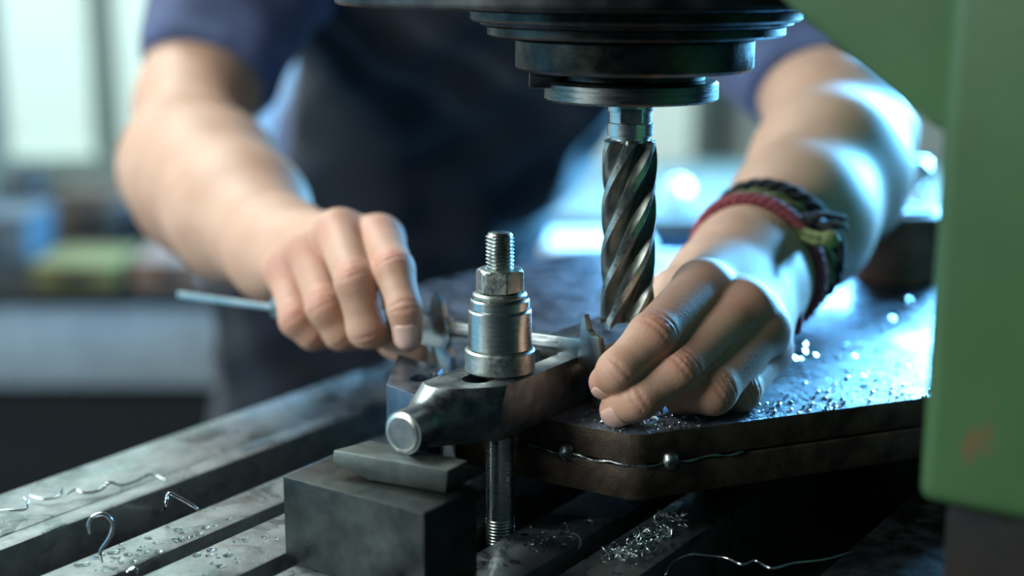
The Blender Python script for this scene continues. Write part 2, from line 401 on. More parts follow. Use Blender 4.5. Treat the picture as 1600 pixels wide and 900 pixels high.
# ------------------------------------------------------------------ clamping stud and stack
bc = uvz(BU, BV, 0)
def thread_geo(c, z0, z1, r, depth, pitch, n=48, per=8):
    m_ = int((z1-z0)/pitch*per); v = []; f = []
    for i in range(m_+1):
        z = z0+(z1-z0)*i/m_
        for k in range(n):
            a = 2*math.pi*k/n; ph = ((z-z0)/pitch-k/n) % 1
            rr = r-depth*abs(2*ph-1)**.9
            cham = max(0, (z-(z1-.0015))); rr = min(rr, r-cham*1.0)
            v.append((c[0]+rr*math.cos(a), c[1]+rr*math.sin(a), z))
    for i in range(m_):
        for k in range(n): f.append([i*n+k, i*n+(k+1) % n, (i+1)*n+(k+1) % n, (i+1)*n+k])
    f.append(list(range(n))[::-1]); f.append([m_*n+k for k in range(n)])
    return v, f
z = CT
C1 = (z, z+.0095); C2 = (C1[1], C1[1]+.0162); C3 = (C2[1], C2[1]+.0045); C4 = (C3[1], C3[1]+.0026); C5 = (C4[1], C4[1]+.0096)
st = empty('threaded_stud', (bc[0], bc[1], .87), 'threaded steel stud rising from the table slot through the clamp', 'stud')
mesh_obj('stud_shank', *lathe_geo([(.0058, .87), (.0058, .985)], bc, 40), M['turned'], st, auto=40)
mesh_obj('stud_lower_thread', *thread_geo(bc, .889, .905, .0062, .0006, .0014), M['turned'], st, True)
mesh_obj('stud_thread', *thread_geo(bc, C5[1]-.002, C5[1]+.0145, .0059, .0013, .00150), M['steel'], st, auto=50)
solid('stud_foot', box_uv(BU-.011, BU+.011, BV-.007, BV+.007, .868, .889), M['castiron'], st, .001)
def collar(name, r0, r1, z0, z1, mat, label, cat, ch=.0006, n=72):
    e = .00003
    o = mesh_obj(name, *ring_geo([(r0, z0+e), (r1-ch, z0+e), (r1, z0+ch), (r1, z1-ch), (r1-ch, z1-e), (r0, z1-e)], bc, n), mat, None, auto=30)
    return tag(o, label, cat)
collar('base_collar', .0062, .0143, *C1, M['nutsteel'], 'wide dull steel collar at the bottom of the stud stack', 'collar', .0008)
collar('spacer_sleeve', .0062, .0129, *C2, M['turned'], 'tall shiny turned steel sleeve around the stud', 'sleeve')
collar('spacer_ring', .0062, .0120, *C3, M['turned'], 'thin turned steel ring on top of the tall sleeve', 'ring')
collar('flat_washer', .0062, .0110, *C4, M['nutsteel'], 'thin flat washer directly under the hexagonal nut', 'washer', .0009)
nr = .0100; hexv = []; rot = math.radians(-90-43)
def hexring(r, z): return [(bc[0]+r*math.cos(rot+k*math.pi/3), bc[1]+r*math.sin(rot+k*math.pi/3), z) for k in range(6)]
# chamfered hexagon: intersect hex with cone by sampling
nn = 96; prof = []
def hexr(a):
    a = (a-rot) % (math.pi/3)-math.pi/6; return nr*math.cos(math.pi/6)/math.cos(a)
v = []; f = []; rows = [(C5[0]+.00003, -.0006), (C5[0]+.0005, .0001), (C5[0]+.0007, 1), (C5[1]-.0014, 1), (C5[1]-.0007, .0007), (C5[1]-.0003, .0001), (C5[1], -.0006)]
for z, lim in rows:
    for k in range(nn):
        a = 2*math.pi*k/nn; r = min(hexr(a), nr*math.cos(math.pi/6)+lim); v.append((bc[0]+r*math.cos(a), bc[1]+r*math.sin(a), z))
for k in range(nn): v.append((bc[0]+.0061*math.cos(2*math.pi*k/nn), bc[1]+.0061*math.sin(2*math.pi*k/nn), C5[1]))
for k in range(nn): v.append((bc[0]+.0061*math.cos(2*math.pi*k/nn), bc[1]+.0061*math.sin(2*math.pi*k/nn), C5[0]+.00003))
nr_ = len(rows)+2
for i in range(nr_):
    for k in range(nn): f.append([i*nn+k, i*nn+(k+1) % nn, ((i+1) % nr_)*nn+(k+1) % nn, ((i+1) % nr_)*nn+k])
tag(mesh_obj('hex_nut', v, f, M['nutsteel'], None, auto=25), 'hexagonal steel nut tightened on the threaded stud', 'nut')

# ------------------------------------------------------------------ rear clamp block with a hole
rc = empty('rear_clamp', uvz(.505, -.385, .9), 'rear clamp block with a holed top reflecting blue behind the strap clamp', 'clamp')
rq = [touv(Pz(*q, .958)) for q in ((603, 601), (655, 619), (692, 574), (622, 553))]
rh = touv(Pz(664, 589, .958))
hole = [(rh[0]+.0075*math.cos(2*math.pi*k/20), rh[1]+.0055*math.sin(2*math.pi*k/20)) for k in range(20)]
strap(rq, hole, .9, .958, M['clampblue'], rc, 'clamp_body', .001)

# ------------------------------------------------------------------ end mill
EX, EY, _ = P(982, 360, .605)
def zat(y): return float(P(982, y, .605)[2])
em = empty('end_mill', (EX, EY, zat(510)), 'large spiral fluted end mill hanging from the spindle', 'cutting tool')
ER = .0116; ez0, ez1 = zat(509), zat(214); FL = 6; lead = math.pi*2*ER/math.tan(math.radians(31))
seg = 16; nn = FL*seg
def fr(t):      # t in 0..1 across one flute, cutting edge at 0
    if t < .25: return 1-.015*t/.25
    if t < .36: return .985-.075*(t-.25)/.11
    s_ = (t-.36)/.64
    return .91-.27*math.sin(min(1, s_/.62)*math.pi/2) if s_ < .62 else .64+.36*((s_-.62)/.38)**1.5
v = []; f = []; rows = 100
for i in range(rows+1):
    z = ez0+(ez1-ez0)*i/rows; tw = 2*math.pi*(z-ez0)/lead
    for k in range(nn):
        t = (k % seg)/seg; r = ER*fr(t); a = 2*math.pi*(k//seg)/FL+2*math.pi/FL*t+tw+.55
        zz = z
        if i == 0: zz = z-.0012*(r/ER-.7)*6 if t < .3 else z+.0016
        if i == rows: r = ER*.82 if r > ER*.82 else r
        v.append((EX+r*math.cos(a), EY+r*math.sin(a), zz))
for i in range(rows):
    for k in range(nn): f.append([i*nn+k, i*nn+(k+1) % nn, (i+1)*nn+(k+1) % nn, (i+1)*nn+k])
nb = len(v); v.append((EX, EY, ez0+.003))
for k in range(nn): f.append([k, (k+1) % nn, nb])
f.append([rows*nn+k for k in range(nn)])
fc = mesh_obj('fluted_cutter', v, f, M['cutter'], em, auto=28); fc.data.materials.append(M['cutland'])
for i_, q in enumerate(fc.data.polygons):
    if i_ < rows*nn and (i_ % nn) % seg < 4: q.material_index = 1
sr = .0095
sk_ = mesh_obj('shank', *lathe_geo([(sr-.0012, ez1-.001), (sr-.0012, ez1+.0012), (sr, ez1+.0016), (sr, zat(188)), (sr-.0007, zat(187)), (sr-.0007, zat(170)), (sr, zat(169)), (sr, zat(140))], (EX, EY), 56), M['turned'], em, auto=30)
fx = (EX-.0005, EY-sr+.0002)
solid('shank_flat', box((fx[0], fx[1], zat(186)), (.009, .0018, zat(165)-zat(186))), M['steel'], sk_, .0004)
# ------------------------------------------------------------------ spindle
K = .605/FPX
spn = empty('spindle_nose', (EX, EY, zat(152)), 'stepped oily black spindle nose above the end mill', 'spindle')
def step(name, r, y0, y1, mat, x=982, ch=.001):
    z0, z1 = zat(y0), zat(y1); c = (EX+(x-982)*K, EY)
    return mesh_obj(name, *lathe_geo([(r*K-ch*1.2, z0), (r*K-.0002, z0+ch*.7), (r*K, z0+ch), (r*K, z1-ch), (r*K-ch, z1)], c, 96), mat, spn, auto=30)
step('arbor_disc', 133, 152, 121, M['disc'])
step('disc_neck', 112, 122, 108, M['spindle'])
step('nose_body', 181, 106, 52, M['spindle'], 986, .002)
step('lower_flange', 225, 53, 35, M['spindle'], 987)
step('flange_gap', 236, 36, 29, M['castiron'], 987, .0005)
step('upper_flange', 250, 30, 11, M['spindle'], 986)
step('housing_gap', 262, 12, 7, M['castiron'], 986, .0005)
step('quill_housing', 440, 4, -70, M['castiron'], 975)
q = P(838, 122, .585)
solid('drive_key', box((EX-.0365, EY-.006, zat(131)), (.012, .012, .010)), M['disc'], spn, .0006)
# ------------------------------------------------------------------ green machine frame
GU, GV = touv(P(1452, 450, .445))
mf = empty('milling_machine', uvz(GU+.05, GV+.09, .9), 'blurred green painted milling machine column at the right edge', 'machine')
zb = float(P(1450, 812, .445)[2]); 
solid('column', box_uv(GU, GU+.13, GV, GV+.24, zb, 1.32), M['green'], mf, .006, 4)
solid('column_foot', box_uv(GU+.006, GU+.12, GV+.008, GV+.23, .9, zb), M['colrust'], mf, .002)
def vz(px_, py_):        # point of the web plane u = GU+.01
    r = ray(px_, py_); t = (GU+.01)/float(r@U); q = np.array([0, 0, CAMZ])+r*t; return touv(q)[1], float(q[2])
wv = [vz(1452, 196), vz(1345, 108), vz(1243, 22)]
poly = [(GV+.02, wv[0][1]-.012), wv[0], wv[1], wv[2], (wv[2][0]-.06, wv[2][1]+.048), (wv[2][0]-.06, 1.30), (GV+.02, 1.30)]
solid('gusset_web', prism_geo([uvz(GU+.01, a, z_) for a, z_ in poly], [uvz(GU+.05, a, z_) for a, z_ in poly]), M['green'], mf, .003, 3)
solid('overarm', box_uv(GU+.015, GU+.16, -.40, GV+.2, 1.165, 1.31), M['green'], mf, .008, 3)
# ------------------------------------------------------------------ vernier caliper
A = P(946, 551, .592); B = P(279, 459, .77)
ex = A-B; CL = np.linalg.norm(ex); ex /= CL
hy = Z*1.0+CAMR*-.10+CAMB*-.12; hy = hy-ex*(hy@ex); hy /= np.linalg.norm(hy); hn = np.cross(ex, hy)   # towards camera?
if hn@CAMB < 0: hn = -hn
def CLP(x, y, n): return A+ex*x*.001+hy*y*.001+hn*n*.001     # millimetres; x=0 right end, negative to the left
def cal(name, poly, n0, n1, parent, bev=.0003, mat='caliper'):
    return solid(name, prism_geo([CLP(x, y, n0) for x, y in poly], [CLP(x, y, n1) for x, y in poly]), M[mat], parent, bev, 2)
ca = empty('vernier_caliper', CLP(-60, 0, 0), 'steel vernier caliper held open between both hands behind the stud', 'caliper')
bm_ = cal('beam', [(-207, -5.2), (-4, -5.2), (-4, 4.6), (-207, 4.6)], -1.6, 1.6, ca)
cal('beam_groove', [(-205, -1.8), (-24, -1.8), (-24, -.2), (-205, -.2)], 1.5, 1.75, bm_, 0, 'castiron')
cal('scale_edge', [(-205, 1.6), (-24, 1.6), (-24, 4.3), (-205, 4.3)], 1.55, 1.8, bm_, .0001, 'noserim')
fj = cal('fixed_jaw', [(0, -4.5), (-2.5, 6.2), (-6.0, 6.8), (-6.6, 8.2), (-7.6, 9.2), (-9.6, 15.5), (-11.3, 12), (-11.6, 4.2), (-14, -5.2), (-7, -9), (-6, -22), (-2.5, -23), (-.6, -12)], -1.9, 1.9, ca)
SX = -91.0
sl_ = cal('slider', [(SX-42, -7.5), (SX+4, -7.5), (SX+6.5, -3), (SX+3.5, 6.4), (SX-42, 6.4)], -2.9, 2.9, ca, .0005)
cal('moving_jaw', [(SX+3.5, -6.5), (SX+5.5, -12), (SX+5.2, -20), (SX+2.5, -20.5), (SX-1.5, -16), (SX-4.5, -6.5)], -1.9, 1.9, sl_)
cal('inside_jaw', [(SX+2.6, 5.8), (SX+.2, 13.5), (SX-3.2, 17.5), (SX-5.5, 15), (SX-6, 5.8)], -1.7, 1.7, sl_)
cal('depth_rod', [(-CL*1000, -1.9), (-205, -1.9), (-205, 1.2), (-CL*1000, 1.2)], -1.0, 1.0, ca, .0003, 'noserim')
cal('thumb_wheel', [(SX-22+4.2*math.cos(k*math.pi/10), -8.2+4.2*math.sin(k*math.pi/10)) for k in range(20)], -2.2, 2.2, sl_)

# ================================================================== PERSON (continuous surfaces grown from a distance field)
def smin(a, b_, k):
    h = np.maximum(k-np.abs(a-b_), 0)/k
    return np.minimum(a, b_)-h*h*k*.25
def smax(a, b_, k): return -smin(-a, -b_, k)
class Chain:                                            # smooth union of tapered capsules
    def __init__(s, segs, k):
        s.segs = [(np.asarray(a, float), ra, np.asarray(b_, float), rb) for a, ra, b_, rb in segs]; s.k = k
        pts = np.array([q for a, ra, b_, rb in s.segs for q in (a-ra, a+ra, b_-rb, b_+rb)])
        s.lo = pts.min(0)-.004; s.hi = pts.max(0)+.004
    def far(s, c, r): return np.linalg.norm(np.maximum(np.maximum(s.lo-c, c-s.hi), 0)) > r
    def __call__(s, p):
        d = None
        for a, ra, b_, rb in s.segs:
            ab = b_-a; t = np.clip(((p-a)@ab)/max(ab@ab, 1e-12), 0, 1)
            q = np.sqrt((((p-a)-t[:, None]*ab)**2).sum(1))-(ra+t*(rb-ra))
            d = q if d is None else smin(d, q, s.k)
        return d
class Field:
    def __init__(s, body, fingers, kf=.0012, kb=.006, cuts=(), grooves=(), ker=()):
        s.body, s.fingers, s.kf, s.kb, s.cuts, s.grooves = body, fingers, kf, kb, cuts, grooves
        allc = list(body)+list(fingers)
        s.lo = np.min([c.lo for c in allc], 0); s.hi = np.max([c.hi for c in allc], 0)
    def __call__(s, p, c=None, r=None):
        def near(ch): return c is None or not ch.far(c, r+.03)
        d = np.full(len(p), .5)
        for ch, k in zip(s.body, [.02]*len(s.body)):
            if near(ch): d = smin(d, ch(p), k)
        u = None
        for ch in s.fingers:
            if near(ch):
                q = ch(p); u = q if u is None else smin(u, q, s.kf)
        if u is not None: d = smin(d, u, s.kb)
        for a, b_, gr in s.grooves:
            m_ = (a+b_)/2
            if c is None or np.linalg.norm(m_-c) < r+.005:
                ab = b_-a; t = np.clip(((p-a)@ab)/(ab@ab), 0, 1)
                q = np.sqrt((((p-a)-t[:, None]*ab)**2).sum(1))-gr
                d = smax(d, -q, .0009)
        for fn in s.cuts: d = fn(p, d)
        return d
def polygonise(F, h, n=24, keep=None):
    lo = F.lo-2*h; dims = np.ceil((F.hi+2*h-lo)/h).astype(int)
    nb = -(-dims//n); bh = n*h; rad = bh*math.sqrt(3)/2
    g = np.arange(n+1); G = np.stack(np.meshgrid(g, g, g, indexing='ij'), -1).reshape(-1, 3)
    BIG = np.int64(1 << 20)
    cells_k = []; cells_v = []; quads = []
    key = lambda ijk: (ijk[:, 0]*BIG+ijk[:, 1])*BIG+ijk[:, 2]
    cen = np.array([(i, j, k) for i in range(nb[0]) for j in range(nb[1]) for k in range(nb[2])])
    cc = lo+(cen+.5)*bh
    for bi, c in zip(cen, cc):
        if keep is not None and not keep(c, rad): continue
        near = [ch for ch in list(F.body)+list(F.fingers) if not ch.far(c, rad)]
        if not near: continue
        d0 = F(c[None], c, rad)[0]
        if abs(d0) > rad*1.15+.012: continue
        base = bi*n+5
        pts = lo+(G+bi*n)*h
        D = F(pts, c, rad).reshape(n+1, n+1, n+1)
        S = D < 0
        if S.all() or not S.any(): continue
        cnt = np.zeros((n, n, n)); pos = np.zeros((n, n, n, 3))
        for ax in range(3):
            sl0 = [slice(None)]*3; sl1 = [slice(None)]*3; sl0[ax] = slice(0, n); sl1[ax] = slice(1, n+1)
            a, b_ = D[tuple(sl0)], D[tuple(sl1)]; cr = (a < 0) != (b_ < 0)
            t = np.where(cr, a/np.where(cr, a-b_, 1), 0)
            o1, o2 = [q for q in range(3) if q != ax]
            for i1 in (0, 1):
                for i2 in (0, 1):
                    s_ = [slice(None)]*3; s_[o1] = slice(i1, i1+n); s_[o2] = slice(i2, i2+n)
                    m_ = cr[tuple(s_)]; tt = t[tuple(s_)]
                    cnt += m_; pos[..., ax] += np.where(m_, tt, 0); pos[..., o1] += m_*i1; pos[..., o2] += m_*i2
            # quads owned by this block: edge base inside [0,n)
            s_ = [slice(None)]*3; s_[o1] = slice(0, n); s_[o2] = slice(0, n)
            e = np.argwhere(cr[tuple(s_)])
            if len(e):
                flip = (a[tuple(s_)] < 0)[tuple(e.T)]
                e = e+base; u1 = np.zeros(3, int); u1[o1] = 1; u2 = np.zeros(3, int); u2[o2] = 1
                q = np.stack([key(e-u1-u2), key(e-u2), key(e), key(e-u1)], 1)
                if ax == 1: flip = ~flip
                q[~flip] = q[~flip][:, ::-1]; quads.append(q)
        act = np.argwhere(cnt > 0)
        pv = pos[tuple(act.T)]/cnt[tuple(act.T)][:, None]
        cells_k.append(key(act+base)); cells_v.append(lo+(act+bi*n+pv)*h)
    K_ = np.concatenate(cells_k); Vv = np.concatenate(cells_v); Q = np.concatenate(quads)
    od = np.argsort(K_); K_ = K_[od]; Vv = Vv[od]
    ix = np.clip(np.searchsorted(K_, Q), 0, len(K_)-1); ok = (K_[ix] == Q).all(1)
    return Vv, ix[ok]
def fast_mesh(name, Vv, Q, mat, parent=None, origin=None, smooth_it=0):
    og = np.array([(Vv[:, 0].min()+Vv[:, 0].max())/2, (Vv[:, 1].min()+Vv[:, 1].max())/2, Vv[:, 2].min()]) if origin is None else np.asarray(origin)
    me = bpy.data.meshes.new(name); me.vertices.add(len(Vv)); me.vertices.foreach_set('co', (Vv-og).astype(np.float32).ravel())
    me.loops.add(Q.size); me.loops.foreach_set('vertex_index', Q.ravel().astype(np.int32))
    me.polygons.add(len(Q)); me.polygons.foreach_set('loop_start', np.arange(0, Q.size, 4, dtype=np.int32))
    me.update(calc_edges=True); me.validate()
    me.polygons.foreach_set('use_smooth', [True]*len(me.polygons)); me.materials.append(mat)
    o = bpy.data.objects.new(name, me); COL.objects.link(o)
    if parent is not None: o.parent = parent; o.location = Vector(og)-world_loc(parent)
    else: o.location = Vector(og)
    return o
def laplace(Vv, Q, it=2, lam=.5):
    n = len(Vv)
    for _ in range(it):
        acc = np.zeros_like(Vv); c = np.zeros(n)
        for a in range(4):
            i, j = Q[:, a], Q[:, (a+1) % 4]
            for ax in range(3):
                acc[:, ax] += np.bincount(i, Vv[j, ax], n)+np.bincount(j, Vv[i, ax], n)
            c += np.bincount(i, minlength=n)+np.bincount(j, minlength=n)
        Vv = Vv*(1-lam)+lam*acc/np.maximum(c, 1)[:, None]
    return Vv
def fing(pts, k=.0035):      # pts: (px, py, depth, radius)
    q = [(P(*a[:3]), a[3]) for a in pts]
    return Chain([(q[i][0], q[i][1], q[i+1][0], q[i+1][1]) for i in range(len(q)-1)], k)
RED = []                      # knuckle centres that read redder
# ---- arm at the left of the picture
LW = (437, 392, .765)
L_I = [(592, 374, .690, .0118), (616, 421, .648, .0090), (633, 484, .637, .0074), (637, 526, .640, .0067)]
L_M = [(530, 364, .692, .0115), (556, 440, .650, .0094), (573, 514, .652, .0086), (588, 520, .668, .0078)]
L_R = [(484, 394, .702, .0110), (509, 480, .674, .0091), (533, 519, .678, .0083), (552, 522, .692, .0076)]
L_P = [(448, 424, .714, .0098), (464, 500, .690, .0083), (489, 521, .692, .0077), (508, 522, .704, .0072)]
L_T = [(505, 440, .742, .0150), (575, 490, .700, .0125), (622, 530, .682, .0092), (648, 548, .668, .0076)]
def seg(*pts):
    q = [(P(*a[:3]), a[3]) for a in pts]
    return [(q[i][0], q[i][1], q[i+1][0], q[i+1][1]) for i in range(len(q)-1)]
Lpalm = Chain(seg((449, 379, .770, .0180), (592, 378, .690, .0112))+seg((442, 386, .768, .0185), (530, 368, .694, .0110))+seg((434, 396, .765, .0185), (484, 398, .704, .0108))
              +seg((426, 407, .760, .0175), (448, 428, .716, .0100))+seg((449, 385, .770, .0180), (505, 440, .742, .0150))+seg((505, 440, .735, .015), (575, 425, .700, .012)), .009)
Larm = Chain(seg((449, 379, .770, .0180), (384, 328, .85, .0330), (330, 275, .92, .0405), (296, 262, .965, .0405))+seg((426, 409, .762, .0180), (370, 345, .85, .0330), (318, 296, .915, .0400), (293, 265, .965, .0395))
             +seg((294, 262, .965, .0400), (306, 165, 1.03, .0400), (395, -130, 1.12, .055)), .02)
R_I = [(1098, 452, .614, .0126), (1019, 528, .576, .0101), (966, 579, .567, .0082), (946, 597, .578, .0069)]
R_M = [(1163, 482, .612, .0120), (1057, 580, .5745, .0095), (998, 622, .569, .0082), (964, 640, .577, .0072)]
R_R = [(1190, 514, .617, .0114), (1113, 610, .583, .0097), (1067, 614, .592, .0084), (1062, 600, .608, .0078)]
R_P = [(1198, 550, .629, .0098), (1155, 612, .599, .0085), (1114, 608, .606, .0074), (1100, 596, .620, .0070)]
R_T = [(1105, 432, .672, .0160), (1055, 463, .648, .0120), (1010, 556, .618, .0098), (968, 588, .603, .0080)]
Rpalm = Chain(seg((1152, 402, .692, .0175), (1098, 456, .616, .0120))+seg((1165, 412, .690, .0185), (1163, 486, .614, .0116))+seg((1180, 432, .687, .0185), (1190, 518, .619, .0112))
              +seg((1192, 452, .686, .0170), (1198, 552, .631, .0098))+seg((1152, 406, .692, .0170), (1105, 434, .672, .0155))+seg((1105, 440, .664, .015), (1120, 480, .635, .012)), .010)
Rarm = Chain(seg((1154, 402, .692, .0175), (1240, 333, .765, .0315), (1290, 262, .83, .0385), (1312, 205, .895, .0400))+seg((1192, 450, .686, .0170), (1256, 356, .765, .0305), (1298, 280, .83, .0380), (1312, 208, .895, .0400))
             +seg((1312, 205, .895, .0400), (1262, 110, .98, .0400), (1185, -130, 1.12, .055)), .02)
def grooves_for(F, f, up=None, wid=.95, gr=.0006):
    """short dorsal creases over the two joints of a finger, laid on the skin"""
    out = []
    for ji, sc, n, spread in ((1, 1.0, 4, .0042), (2, .75, 2, .0022)):
        a, b_, c = P(*f[ji-1][:3]), P(*f[ji][:3]), P(*f[ji+1][:3]); r = f[ji][3]
        t = (c-a)/np.linalg.norm(c-a); nrm = np.array(CAMB if up is None else up); nrm = nrm-t*(nrm@t); nrm /= np.linalg.norm(nrm); s_ = np.cross(t, nrm)
        for k in np.linspace(-1, 1, n):
            qs = np.linspace(-wid, wid, 7)*random.uniform(.75, 1.1)+random.uniform(-.12, .12)
            d_ = np.array([math.cos(q)*nrm+math.sin(q)*s_ for q in qs]); o_ = np.array([b_+t*(k*spread-.0012*k*abs(q)+random.uniform(-.0003, .0003)) for q in qs])
            pts = surf(F, o_, d_); dist = np.linalg.norm(pts-o_, axis=1); pts = pts+d_*gr*.45
            out += [(pts[i], pts[i+1], gr*(.55+.45*math.cos((i-2.5)/3*1.3))) for i in range(6) if max(dist[i:i+2]) < r*1.16]
        RED.append((b_+nrm*r, .011*sc, .65 if ji == 1 else .35))
    RED.append((P(*f[0][:3])+np.array(CAMB)*f[0][3], .015, .6)); RED.append((P(*f[3][:3]), .010, .55))
    return out
def seam_between(F, fa, fb, gr=.0010, s0=.10, s1=.80):
    """the fold where two fingers lie against each other"""
    def at_(f, s_):
        x = s_*(len(f)-1); i = min(int(x), len(f)-2); t = x-i; a, b_ = f[i], f[i+1]
        return P(*a[:3])*(1-t)+P(*b_[:3])*t, a[3]*(1-t)+b_[3]*t
    pts = []
    for s_ in np.linspace(s0, s1, 24):
        a, ra_ = at_(fa, s_); b_, rb_ = at_(fb, s_); g = ra_/(ra_+rb_); m_ = a*(1-g)+b_*g
        if F(m_[None])[0] > -.0015: break
        pts.append(surf(F, m_[None], CAMB[None], 0, .02)[0])
    if len(pts) < 5: return []
    pts = np.array(pts)
    for _ in range(3): pts[1:-1] = (pts[:-2]+2*pts[1:-1]+pts[2:])/4
    n = len(pts)-1
    return [(pts[i]+CAMB*.0002, pts[i+1]+CAMB*.0002, gr*min(1, .3+i*.15, .3+(n-1-i)*.15)) for i in range(n)]
def surf(F, o_, d_, lo_=0., hi_=.02):
    a = np.full(len(o_), lo_); b_ = np.full(len(o_), hi_)
    for _ in range(22):
        m_ = (a+b_)/2; s_ = F(o_+d_*m_[:, None]) < 0; a = np.where(s_, m_, a); b_ = np.where(s_, b_, m_)
    return o_+d_*a[:, None]
UPV = CAMB*1.0+CAMU*.12-CAMR*.1
FLf = Field([Larm, Lpalm], [fing(f) for f in (L_I, L_M, L_R, L_P)]+[fing(L_T, .005)], kb=.007)
FRf = Field([Rarm, Rpalm], [fing(f) for f in (R_I, R_M, R_R, R_P)]+[fing(R_T, .005)], kb=.007)
gl = sum([grooves_for(FLf, f) for f in (L_I, L_M, L_R, L_P)], [])+sum([seam_between(FLf, a, b_) for a, b_ in ((L_I, L_M), (L_M, L_R), (L_R, L_P))], [])
grr = sum([grooves_for(FRf, f, up=UPV) for f in (R_I, R_M, R_R, R_P)], [])+sum([seam_between(FRf, a, b_) for a, b_ in ((R_I, R_M), (R_M, R_R))], [])
FLf.grooves = gl; FRf.grooves = grr
def limb(F, c, n_):          # fine grid for the hand, coarser one up the arm, one surface
    n_ = n_/np.linalg.norm(n_); out = []
    for h, s_ in ((.0008, 1), (.0022, -1)):
        v_, q_ = polygonise(F, h, keep=lambda cc, rad: s_*((cc-c)@n_) < rad+.003)
        v_ = laplace(v_, q_, 1, .35); m_ = v_[q_].mean(1); q_ = q_[s_*((m_-c)@n_) < .0012]
        us, inv = np.unique(q_, return_inverse=True); out.append((v_[us], inv.reshape(-1, 4)))
    (a, qa), (b_, qb) = out; return np.vstack([a, b_]), np.vstack([qa, qb+len(a)])
VL, QL = limb(FLf, P(400, 360, .81), P(384, 328, .85)-P(440, 390, .765))
VR, QR = limb(FRf, P(1192, 405, .708), P(1248, 345, .765)-P(1173, 427, .690))
# ---- trunk, neck, head, legs: mostly under clothes
def S3(c, w_, r, c2, w2, r2):
    c, c2 = np.array(c, float), np.array(c2, float); X = np.array([1., 0, 0])
    return [(c+X*s_*w_, r, c2+X*s_*w2, r2) for s_ in (-1, 0, 1)]
SHL, SHR = P(395, -130, 1.12), P(1185, -130, 1.12)
trunk = S3((.0, 1.19, 1.16), .085, .085, (-.065, 1.36, 1.0), .045, .080)+S3((-.065, 1.36, 1.0), .045, .080, (-.15, 1.42, .84), .045, .09)+[(SHL, .058, np.array([-.01, 1.18, 1.2]), .08), (SHR, .058, np.array([-.01, 1.18, 1.2]), .08)]
head = [((-.005, 1.14, 1.24), .058, (-.005, 1.07, 1.33), .052), ((-.005, 1.05, 1.40), .074, (-.005, 1.075, 1.44), .085), ((-.005, 1.0, 1.33), .034, (-.005, .985, 1.37), .045), ((-.005, .965, 1.385), .008, (-.005, .952, 1.36), .012),
        ((-.083, 1.06, 1.37), .007, (-.087, 1.065, 1.40), .012), ((.073, 1.06, 1.37), .007, (.077, 1.065, 1.40), .012)]
legs = [((-.20, 1.42, .84), .085, (-.22, 1.36, .48), .062), ((-.22, 1.36, .48), .06, (-.22, 1.42, .1), .042), ((-.10, 1.42, .84), .085, (-.07, 1.37, .48), .062), ((-.07, 1.37, .48), .06, (-.07, 1.43, .1), .042)]
BODY = Field([Chain(trunk, .03), Chain(head, .02), Chain(legs, .03)], [])
VB, QB = polygonise(BODY, .012)
eyes = []
Vall = np.vstack([VL, VR, VB]); Qall = np.vstack([QL, QR+len(VL), QB+len(VL)+len(VR)])
man = fast_mesh('person', Vall, Qall, M['skin'])
tag(man, 'person in navy t-shirt and dark overalls holding a caliper with both hands', 'person')
red = np.zeros(len(Vall))
for c, r, s_ in RED:
    d2 = ((Vall-c)**2).sum(1); red = np.maximum(red, s_*np.exp(-d2/(r*r)*1.3))
ra = man.data.attributes.new('redness', 'FLOAT', 'POINT'); ra.data.foreach_set('value', red.astype(np.float32))
# ---- clothes
def hem(a, b_, at_, rin):
    """keep only the part of the sleeve above the hem plane"""
    n_ = (b_-a)/np.linalg.norm(b_-a)
    return n_, a+n_*at_
def folds(p): return .004*np.sin(p[:, 0]*70+p[:, 2]*40+3*np.sin(p[:, 1]*30))+.003*np.sin(p[:, 2]*95-p[:, 0]*50)
sl_L = [(P(300, 200, 1.01), .046, P(352, 40, 1.07), .052), (P(352, 40, 1.07), .052, SHL, .068)]
sl_R = [(P(1302, 190, .915), .045, P(1225, 40, 1.02), .055), (P(1225, 40, 1.02), .055, SHR, .068)]
hL, hLn = P(332, 128, 1.042), np.array(SHL-P(306, 165, 1.03)); hLn = hLn/np.linalg.norm(hLn)
hR, hRn = P(1282, 146, .950), np.array(SHR-P(1262, 110, .98)); hRn = hRn/np.linalg.norm(hRn)
hRn = hRn+CAMU*.35; hRn /= np.linalg.norm(hRn)
def cutL(p, d): return np.where(p[:, 0] < -.12, smax(d, -((p-hL)@hLn), .004), d)
def cutR(p, d): return np.where(p[:, 0] > .11, smax(d, -((p-hR)@hRn), .004), d)
def cutneck(p, d): return smax(d, p[:, 2]-1.275, .01)
tr2 = [(a, ra_+.010, b_, rb+.010) for a, ra_, b_, rb in Chain(trunk, .03).segs]
TS = Field([Chain(tr2+sl_L+sl_R, .035)], [], cuts=[lambda p, d: d+folds(p)*.6, cutL, cutR, cutneck, lambda p, d: smax(d, .90-p[:, 2], .01)])
TS.lo = TS.lo-.02; TS.hi = TS.hi+.02
v_, q_ = polygonise(TS, .0065); ts = fast_mesh('t_shirt', laplace(v_, q_, 1), q_, M['tshirt'], man)
for nm, c_, n_, r_ in (('sleeve_hem', hL, hLn, .0445), ('sleeve_hem', hR, hRn, .0455)):
    e1 = np.cross(n_, [0, 1., 0]); e1 /= np.linalg.norm(e1); e2 = np.cross(n_, e1)
VE = Field([Chain([(a, ra_+.020, b_, rb+.020) for a, ra_, b_, rb in Chain(trunk[:6], .03).segs], .03)], [],
           cuts=[lambda p, d: d+folds(p), lambda p, d: smax(d, np.abs(p[:, 0]+.02)-.17-.25*np.maximum(1.05-p[:, 2], 0), .012), lambda p, d: smax(d, p[:, 2]-1.26, .01), lambda p, d: smax(d, .86-p[:, 2], .01)])
VE.lo = VE.lo-.02; VE.hi = VE.hi+.02
